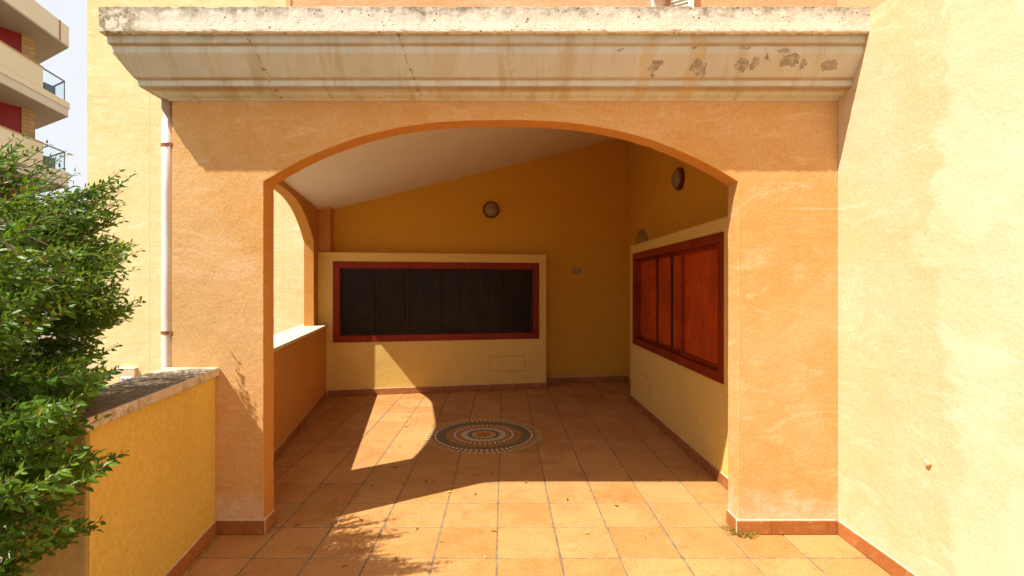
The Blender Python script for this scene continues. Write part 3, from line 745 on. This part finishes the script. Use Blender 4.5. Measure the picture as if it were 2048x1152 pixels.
# ------------------------------------------------------------------ neighbouring yellow building, box beside it
yb = thing('yellow_building', (-5.4, 9.0, -.1), 'tall blank yellow stucco building rising behind the porch', 'building')
m = MB(); m.box(-7.56, -3.0, 9.0, 15, -1.5, 13); m.build('wall', M['yellow_far'], yb)
mb = thing('service_box', (-6.8, 8.93, -.6), 'shallow beige metal service box with blue lettering on the yellow building', 'box')
bz = -.072
m = MB(); m.box(-6.95, -6.645, 8.93, 8.999, -.70, bz); hs = m.build('housing', M['box_paint'], mb, bevel=.008)
m = MB(); m.box(-6.955, -6.642, 8.925, 8.998, bz + .001, bz + .022); m.build('lid', M['white_paint'], hs, bevel=.004)
m = MB(); m.box(-6.885, -6.70, 8.924, 8.929, bz - .30, bz - .135); lb = m.build('label_plate', M['label_white'], mb)
cu = bpy.data.curves.new('lettering', 'FONT'); cu.body = 'dander'; cu.size = .062; cu.extrude = .001; cu.align_x = 'CENTER'
tmp = bpy.data.objects.new('tmp', cu); COL.objects.link(tmp); dg = bpy.context.evaluated_depsgraph_get(); me = bpy.data.meshes.new_from_object(tmp.evaluated_get(dg)); bpy.data.objects.remove(tmp)
me.materials.clear(); me.materials.append(M['label_blue']); lt = bpy.data.objects.new('lettering', me); COL.objects.link(lt); lt.parent = lb
lt.rotation_euler = (R(90), 0, 0); lt.location = Vector((-6.793, 8.922, bz - .20)) - mb.location

# ------------------------------------------------------------------ planter on the cornice
pt = thing('flower_pot', (.835 + .05, 2.76, 2.914), 'brown pot standing on the top of the weathered cornice', 'pot')
m = MB(); m.lathe((.885, 2.765, 2.9145), (0, 0, 1), [(.026, 0), (.034, .07), (.048, .12), (.066, .2), (.07, .2), (.07, .225), (.06, .225), (.055, .19)], 24); m.build('bowl', M['pot'], pt, smooth=True)

# ------------------------------------------------------------------ snail
sx, sy, sz = XR, 2.25, .633
sn = thing('snail', (sx, sy, sz), 'small cream snail with brown banded shell stuck on the pale yellow wall', 'snail')
m = MB(); pts = []; rad = []
for k in range(40):
    t = k / 39; a = 2 * math.pi * 2.1 * t; r = .0095 * t ** .9
    pts.append((sx - .010 - .006 * (1 - t), sy + r * math.cos(a), sz + r * math.sin(a))); rad.append(.0015 + .0058 * t)
m.tube(pts, rad, 10)
n = NT('snail_shell'); 
M['shell'] = n.fin(n.mix(n.rng(n.math('SINE', n.mul(n.sep()[2], 900)), .2, .6), (.70, .60, .48), (.42, .20, .08)), .4, None, .4)
m.build('shell', M['shell'], sn, smooth=True)
m = MB(); m.lathe((sx - .001, sy - .002, sz - .004), (-1, 0, 0), [(.0095, 0), (.008, .005), (.004, .007)], 14); m.build('foot', M['dead'], sn, smooth=True)

# ------------------------------------------------------------------ apartment building
ap = thing('apartment_building', (-19, 18, 0), 'cream apartment block with glass-railed balconies and red panels', 'building')
C = Vector((-18.66, 21.3, 0)); dn = Vector((.2145, -1, 0)); db = Vector((-1.746, 1, 0)).normalized()
def plan(off, near=10., back=3.2, o2=0):
    # slab outline inset by off
    c = C + dn * off * .6 - Vector((1, 0, 0)) * off * .6
    return [c, c + dn * near, c + dn * near + Vector((-7, -1, 0)), c + db * back + Vector((-5, 2, 0)), c + db * back]
def slab(off, z0, z1, mat, name, par=ap, bev=0.):
    m = MB(); m.prism([p + Vector((0, 0, z0)) for p in plan(off)], (0, 0, z1 - z0)); return m.build(name, mat, par)
rf = slab(0, 11.66, 12.49, M['apt_cream'], 'roof_parapet')
slab(.02, 11.60, 11.659, M['apt_soffit'], 'soffit', rf)
for d in (.55, 3.6, 6.0): m = MB(); m.obox(C + dn * d + Vector((.005, 0, 11.66)), dn * .07, (.02, 0, 0), (0, 0, .83)); m.build('joint', M['apt_joint'], rf)
for zb in (8.63, 5.63, 2.63):
    s1 = slab(.03, zb + .03, zb + .36, M['apt_pale'], 'balcony_slab'); slab(.05, zb, zb + .029, M['apt_soffit'], 'soffit', s1)
    slab(-.04, zb + .361, zb + .62, M['apt_cream'], 'slab_edge', s1); 
    dpan = (C.y - 19.7)
    m = MB(); o = C + dn * dpan + Vector((.03, 0, zb + .621)); m.obox(o, dn * 8, (-.18, 0, 0), (0, 0, .80)); pn = m.build('balcony_wall', M['apt_cream'], ap)
    m = MB(); m.obox(o + Vector((.03, 0, .801)), dn * 8, (-.24, 0, 0), (0, 0, .04)); m.build('balcony_cap', M['apt_trim'], pn)
    m = MB(); g0 = C + dn * .25 + Vector((-.03, 0, zb + .63)); m.obox(g0, dn * (dpan - .27), (-.02, 0, 0), (0, 0, .78)); gl = m.build('glass_panel', M['glass'], ap)
    m = MB(); g1 = g0 + db * .03; m.obox(g1, db * 2.2, (0, .02, 0), (0, 0, .78)); m.build('glass_panel', M['glass'], ap)
    m = MB(); up = Vector((0, 0, .82)); m.tube([g0 + up, g0 + up + dn * (dpan - .27)], .03, 8); m.tube([g0 + up, g0 + up + db * 2.2], .03, 8)
    m.tube([g0, g0 + up], .02, 6); m.build('handrail', M['dark_metal'], ap)
    m = MB(); m.box(-19.12, -18.78, 20.30, 20.78, zb + .621, zb + 1.10); m.build('air_conditioner', M['grey_metal'], ap)
# recessed walls
W0 = Vector((-19.3, 20.44, 0)); dr_ = Vector((-.47, -.88, 0)).normalized()
m = MB(); m.prism([W0, W0 + dr_ * .42, W0 + dr_ * .42 + Vector((-2, 1.1, 0)), W0 + Vector((-2, 1.15, 0))], (0, 0, 11.60)); m.build('brick_pier', M['brick'], ap)
m = MB(); a = W0 + dr_ * .425 + Vector((-.03, .015, 0)); m.prism([a, a + dr_ * 9, a + dr_ * 9 + Vector((-4, 2, 0)), a + Vector((-4, 2, 0))], (0, 0, 11.60)); m.build('red_wall', M['apt_red'], ap)

# distant houses seen through the leaves
fb = thing('distant_house', (-38, 45, 0), 'distant grey house glimpsed through gaps in the bush', 'house')
m = MB(); m.box(-46, -37, 45, 52, -.14, 5.2); m.build('wall', M['far_grey'], fb)
m = MB(); m.prism([(-46.4, 44.6, 5.21), (-36.6, 44.6, 5.21), (-41.5, 44.6, 7)], (0, 7.8, 0)); m.build('roof', M['pot'], fb)
for x in (-45, -43, -41, -39):
    for z in (1.2, 3.6): m = MB(); m.box(x, x + 1, 44.95, 45.01, z, z + 1.1); m.build('window', M['far_win'], fb)

# ------------------------------------------------------------------ leaves
def leaf(m, b, d, nrm, L, W, droop=.15):
    d = d.normalized(); s = d.cross(nrm)
    if s.length < 1e-4: s = d.orthogonal()
    s.normalize(); nn = s.cross(d).normalized()
    def q(t, w_, h): return b + d * (L * t) + s * (W * w_) + nn * (h * W - droop * L * t * t)
    i = m.vs([q(0, 0, 0), q(.28, -.44, .14), q(.28, 0, 0), q(.28, .44, .14), q(.62, -.36, .12), q(.62, 0, 0), q(.62, .36, .12), q(1, 0, 0)])
    for f in ((0, 2, 1), (0, 3, 2), (1, 2, 5, 4), (2, 3, 6, 5), (4, 5, 7), (5, 6, 7)): m.face([i + k for k in f])

POLY = [(-420, 230), (-150, 225), (0, 268), (60, 262), (110, 290), (150, 318), (140, 350), (180, 372), (232, 352), (266, 352), (236, 392), (240, 440), (216, 468), (262, 492), (254, 530), (222, 560),
        (274, 612), (236, 640), (196, 664), (230, 690), (192, 724), (236, 742), (196, 775), (160, 812), (150, 850), (196, 858), (150, 885), (206, 905), (190, 925), (232, 915), (205, 950), (160, 968), (130, 1010), (192, 1048), (150, 1070), (90, 1100), (60, 1180), (-60, 1300), (-420, 1300)]
def inpoly(x, y):
    c = False; j = len(POLY) - 1
    for i in range(len(POLY)):
        xi, yi = POLY[i]; xj, yj = POLY[j]
        if (yi > y) != (yj > y) and x < (xj - xi) * (y - yi) / (yj - yi) + xi: c = not c
        j = i
    return c
def blocked(p):
    if 1.70 < p.y < 2.9 and p.z < 1.0 and gx(p.y) - .30 < p.x < gx(p.y) + .06: return True
    return False
def bush():
    rr = random.Random(11)
    t = thing('bush', (-2.45, 1.75, -1.5), 'dense green glossy-leaved bush overhanging the low wall at the left', 'bush')
    root = Vector((-2.45, 1.75, -1.5)); lm = MB(); sm = MB(); br = []
    for k in range(26):
        a = rr.uniform(0, 2 * math.pi); e = Vector((-2.3 + .45 * math.cos(a), 1.75 + .45 * math.sin(a), rr.uniform(.5, 1.9)))
        if blocked(e): continue
        mid = root.lerp(e, .5) + Vector((rr.uniform(-.1, .1), rr.uniform(-.1, .1), .05)); pts = [root + Vector((rr.uniform(-.08, .08), rr.uniform(-.08, .08), 0)), mid, e]
        sm.tube(pts, [.014, .009, .005], 6); br += [mid, e, mid.lerp(e, .5)]
    tips = []; tries = 0
    def add(n_t, fx, zr, edge):
        nonlocal tries
        c = 0
        while c < n_t and tries < 400000:
            tries += 1
            X_ = rr.uniform(*fx); Y_ = rr.uniform(200, 1280)
            if not inpoly(X_, Y_): continue
            if edge and inpoly(X_ + 55, Y_): continue
            if X_ > -120 and (Y_ < 345 or (Y_ < 470 and rr.random() > (.10 if Y_ < 400 else .45))): continue
            if Y_ > 840 and X_ > 60 and rr.random() > .14: continue
            if Y_ > 1060 and X_ > -20 and rr.random() > .5: continue
            if Y_ > 800: y = rr.uniform(1.25, 1.66)
            elif Y_ > 640: y = rr.uniform(1.35, 2.1)
            else: y = rr.uniform(*zr)
            if X_ < 20 and Y_ < 640: y = rr.uniform(1.25, 2.5)
            p = Vector(((X_ - 1008) / 993 * y, y, 1.44 - (Y_ - 570) / 993 * y))
            if blocked(p) or p.z < -.05 or p.x < -2.95: continue
            if noise.noise(p * 4.2) < -.12 and X_ > -100: continue
            tips.append((p, X_, Y_)); c += 1
    add(640, (-420, 285), (1.55, 2.35), False); add(230, (60, 285), (1.6, 2.3), True); add(240, (0, 200), (1.3, 1.9), False)
    for k in range(26):
        y = rr.uniform(2.42, 2.66); X_, Y_ = rr.uniform(225, 284), rr.uniform(470, 640); p = Vector(((X_ - 1008) / 993 * y, y, 1.44 - (Y_ - 570) / 993 * y)); tips.append((p, X_, Y_))
    for k in range(24):
        y = rr.uniform(2.15, 2.4); X_, Y_ = rr.uniform(130, 250), rr.uniform(365, 460); tips.append((Vector(((X_ - 1008) / 993 * y, y, 1.44 - (Y_ - 570) / 993 * y)), X_, Y_))
    sprays = {(255, 902): .42, (208, 948): .30, (186, 905): .12, (200, 1043): .28, (190, 1060): .05, (142, 1085): .2, (205, 835): .35, (165, 1000): .25, (120, 1040): .2, (110, 900): .2, (120, 960): .3,
              (270, 347): .50, (244, 372): .35, (152, 346): .45, (132, 308): .42, (96, 288): .55, (28, 276): .6, (66, 300): .5, (200, 368): .4, (282, 606): .3, (264, 487): .3, (238, 738): .3, (236, 690): .3, (256, 585): .4, (230, 430): .3, (62, 350): .3, (105, 372): .4, (30, 330): .3, (140, 395): .4}
    for (X_, Y_), sl in sprays.items():
        y = 1.52 if Y_ > 800 else (1.9 if Y_ < 500 else 2.2); tips.append((Vector(((X_ - 1008) / 993 * y, y, 1.44 - (Y_ - 570) / 993 * y)), X_, Y_))
        for q in range(2 if Y_ < 800 else 1):
            y2 = y + rr.uniform(-.1, .1); xx, yy = X_ - rr.uniform(20, 50), Y_ + rr.uniform(-14, 22); tips.append((Vector(((xx - 1008) / 993 * y2, y2, 1.44 - (yy - 570) / 993 * y2)), xx, yy))
    c = 0
    while c < 420:  # unseen foliage left of the frame, added to shade the lower bush
        p = Vector((rr.uniform(-2.95, -1.7), rr.uniform(.55, 1.4), rr.uniform(1.1, 2.15)))
        if p.x / p.y * 993 + 1008 > -60 or (p - Vector((-2.4, 1.1, 1.5))).length > .85: continue
        tips.append((p, -200, 500)); c += 1
    for p, X_, Y_ in tips:
        out = Vector((p.x + 2.55, (p.y - 1.75) * .8, 0)); out = out.normalized() if out.length > .05 else Vector((1, 0, 0))
        d = (out * 1. + Vector((.35, -.1, .30 + .25 * (p.z > 1.7))) + Vector((rr.uniform(-.35, .35), rr.uniform(-.35, .35), rr.uniform(-.3, .3)))).normalized()
        L = rr.uniform(.17, .32)
        if (X_, Y_) in sprays: d = Vector((.9, rr.uniform(-.15, .15), sprays[(X_, Y_)])).normalized(); L = rr.uniform(.30, .42)
        sag = rr.uniform(.02, .06); npair = int(L / .019); pts = []
        for k in range(npair + 1):
            s = k / npair; pts.append(p - d * L * (1 - s) + Vector((0, 0, -sag * math.sin(math.pi * s) * .5)))
        if any(blocked(q) for q in pts[::3]):
            pts = [q for q in pts if not blocked(q)]
            if len(pts) < 4: continue
        sm.tube(pts[::3] + [pts[-1]], [.0015] * len(pts[::3]) + [.0005], 4, cap=False)
        b0 = min(br, key=lambda q: (q - pts[0]).length_squared)
        if not blocked(pts[0].lerp(b0, .5)) and rr.random() < .5: sm.tube([b0, pts[0].lerp(b0, .45) + Vector((0, 0, .03)), pts[0]], [.0035, .0026, .0018], 4, cap=False)
        big = .040 if Y_ > 700 else .035
        base_t = rr.random() * .6
        for k, q in enumerate(pts):
            s = k / len(pts); ax = (pts[min(k + 1, len(pts) - 1)] - pts[max(k - 1, 0)]).normalized()
            side = ax.cross(Vector((0, 0, 1))).normalized(); upv = side.cross(ax).normalized(); rot = (math.pi / 2 * (k % 2)) * .8 + rr.uniform(-.4, .4)
            for sg in (-1, 1):
                if rr.random() < .12: continue
                o_ = (side * math.cos(rot) + upv * math.sin(rot)) * sg
                ld = (ax * rr.uniform(.55, 1.0) + o_ * .8 + Vector((0, 0, .12))).normalized()
                nrm = (Vector((-.35, -.75, .75)) + Vector((rr.uniform(-.9, .9), rr.uniform(-.7, .7), rr.uniform(-.7, .7)))).normalized()
                sc = big * (1.0 - .45 * s * s) * rr.uniform(.75, 1.15); lm.tint = min(.92, base_t + rr.random() * .4) if rr.random() > .02 else 1.
                leaf(lm, q + o_ * .002, ld, nrm, sc, sc * rr.uniform(.48, .66), rr.uniform(.0, .3))
    sm.build('stems', M['stem'], t, recalc=False); fo = lm.build('foliage', M['leaf'], t, recalc=False, smooth=False)
    print('leaves', len(lm.f) // 6)
bush()

def weed():
    rr = random.Random(2); t = thing('weed', (1.30, 2.83, 0), 'small yellow-green weed growing at the foot of the right pillar', 'weed'); m = MB(); s_ = MB()
    cs = [(1.345, 2.845), (1.37, 2.838), (1.40, 2.835), (1.325, 2.90), (1.385, 2.828), (1.43, 2.842), (1.30, 2.94), (1.32, 2.86)]
    for k in range(70):
        cx, cy_ = rr.choice(cs); b = Vector((cx + rr.gauss(0, .012), min(cy_ + rr.gauss(0, .01), 2.85 if cx > 1.345 else 3), .003)); d = Vector((rr.uniform(-.8, .8), rr.uniform(-.9, .3), rr.uniform(.3, 1))).normalized()
        L = rr.uniform(.012, .032); s_.tube([b, b + d * L], .0007, 4, cap=False)
        for j in range(6):
            m.tint = rr.random(); q = b + d * L * (j + 1) / 6; leaf(m, q, Vector((rr.uniform(-1, 1), rr.uniform(-1, 1), rr.uniform(-.2, .9))), Vector((0, 0, 1)), rr.uniform(.005, .010), .0045)
    s_.build('stems', M['dead'], t, recalc=False); m.build('foliage', M['weed'], t, recalc=False)
weed()

# fallen leaves
def litter():
    rr = random.Random(5); src = []
    for mat in ('dead', 'dead_dark'):
        for k in range(3):
            m = MB(); L = .028 + .008 * k
            leaf(m, Vector((-L / 2, 0, 0)), Vector((1, .1, .1)), Vector((0, .4, 1)), L, L * .34, -.25 + .2 * k)
            ob = m.build('fallen_leaf', M[mat], recalc=False); src.append(ob)
    def w2(x, y): Z_ = 993 * 1.44 / (y - 570); return ((x - 1008) / 993 * Z_, Z_)
    fx = [(735, 1018, 0), (722, 1042, 1), (905, 975, 0), (912, 982, 0), (898, 985, 0), (992, 942, 1), (1005, 950, 1), (983, 948, 1), (876, 925, 0), (735, 962, 0), (600, 962, 1), (790, 936, 1), (838, 930, 1), (834, 1058, 0),
          (867, 965, 1), (852, 964, 1), (790, 1118, 0), (959, 1066, 0), (988, 1064, 0), (970, 1116, 0), (862, 1004, 0), (630, 1042, 1), (663, 1052, 1), (950, 990, 1), (560, 1000, 1), (670, 1004, 1), (741, 861, 0), (762, 870, 0), (776, 853, 0),
          (1135, 1000, 1), (1050, 965, 1), (1385, 952, 1), (1392, 958, 1), (1030, 888, 0), (1318, 963, 1), (800, 894, 1), (1172, 1068, 0), (1052, 965, 0)]
    for cx, cy_, n_ in ((783, 818, 7), (817, 836, 8), (826, 832, 6), (815, 852, 7)):
        for k in range(n_): fx.append((cx + rr.gauss(0, 9), cy_ + rr.gauss(0, 3), 0))
    for k in range(20): fx.append((rr.uniform(570, 1400), rr.uniform(800, 1140), rr.choice((0, 1))))
    for k, (x, y, c) in enumerate(fx):
        s = src[c * 3 + rr.randrange(3)]; ob = s.copy(); COL.objects.link(ob); X_, Y_ = w2(x, y)
        if Y_ > 6.2: Y_ = 6.2
        ob.location = (X_, Y_, .006); ob.rotation_euler = (rr.uniform(-.2, .2), rr.uniform(-.15, .15), rr.uniform(0, 6.28)); sc = rr.uniform(.7, 1.2); ob.scale = (sc, sc, sc)
        if c: tag(ob, 'dark brown shrivelled leaf lying on the terracotta floor tiles', 'leaf', 'dark fallen leaves on the floor')
        else: tag(ob, 'yellow dry leaf lying on the terracotta floor tiles', 'leaf', 'yellow fallen leaves on the floor')
    for s in src: bpy.data.objects.remove(s)
    m = MB(); m2 = 0
    for k in range(1500):
        u = rr.random()
        if k < 900: y = rr.uniform(3.9, 6.1); x = px(y) + .03 + abs(rr.gauss(0, .22))
        elif k < 1100: y = rr.uniform(2.0, 2.84); x = gx(y) + .016 + abs(rr.gauss(0, .02))
        elif k < 1250: y = rr.uniform(3.1, 6); x = XB - .016 - abs(rr.gauss(0, .025))
        else: x = rr.uniform(-1.3, 1.5); y = rr.uniform(2.4, 6.2)
        s = rr.uniform(.002, .0075); a = rr.uniform(0, 3.14); c_, s_ = math.cos(a) * s, math.sin(a) * s; m.cur = rr.choice((0, 0, 1)); m.tint = rr.random()
        m.prism([(x, y, .0035), (x + c_, y + s_, .0035), (x + c_ - s_ * .5, y + s_ + c_ * .5, .0035), (x - s_ * .4, y + c_ * .4, .0035)], (0, 0, .0015))
    ob = m.build('floor_debris', [M['dead'], M['dead_dark']]); tag(ob, 'crumbs of dry plant litter scattered on the tiles along the left parapet', 'debris'); ob['kind'] = 'stuff'
litter()
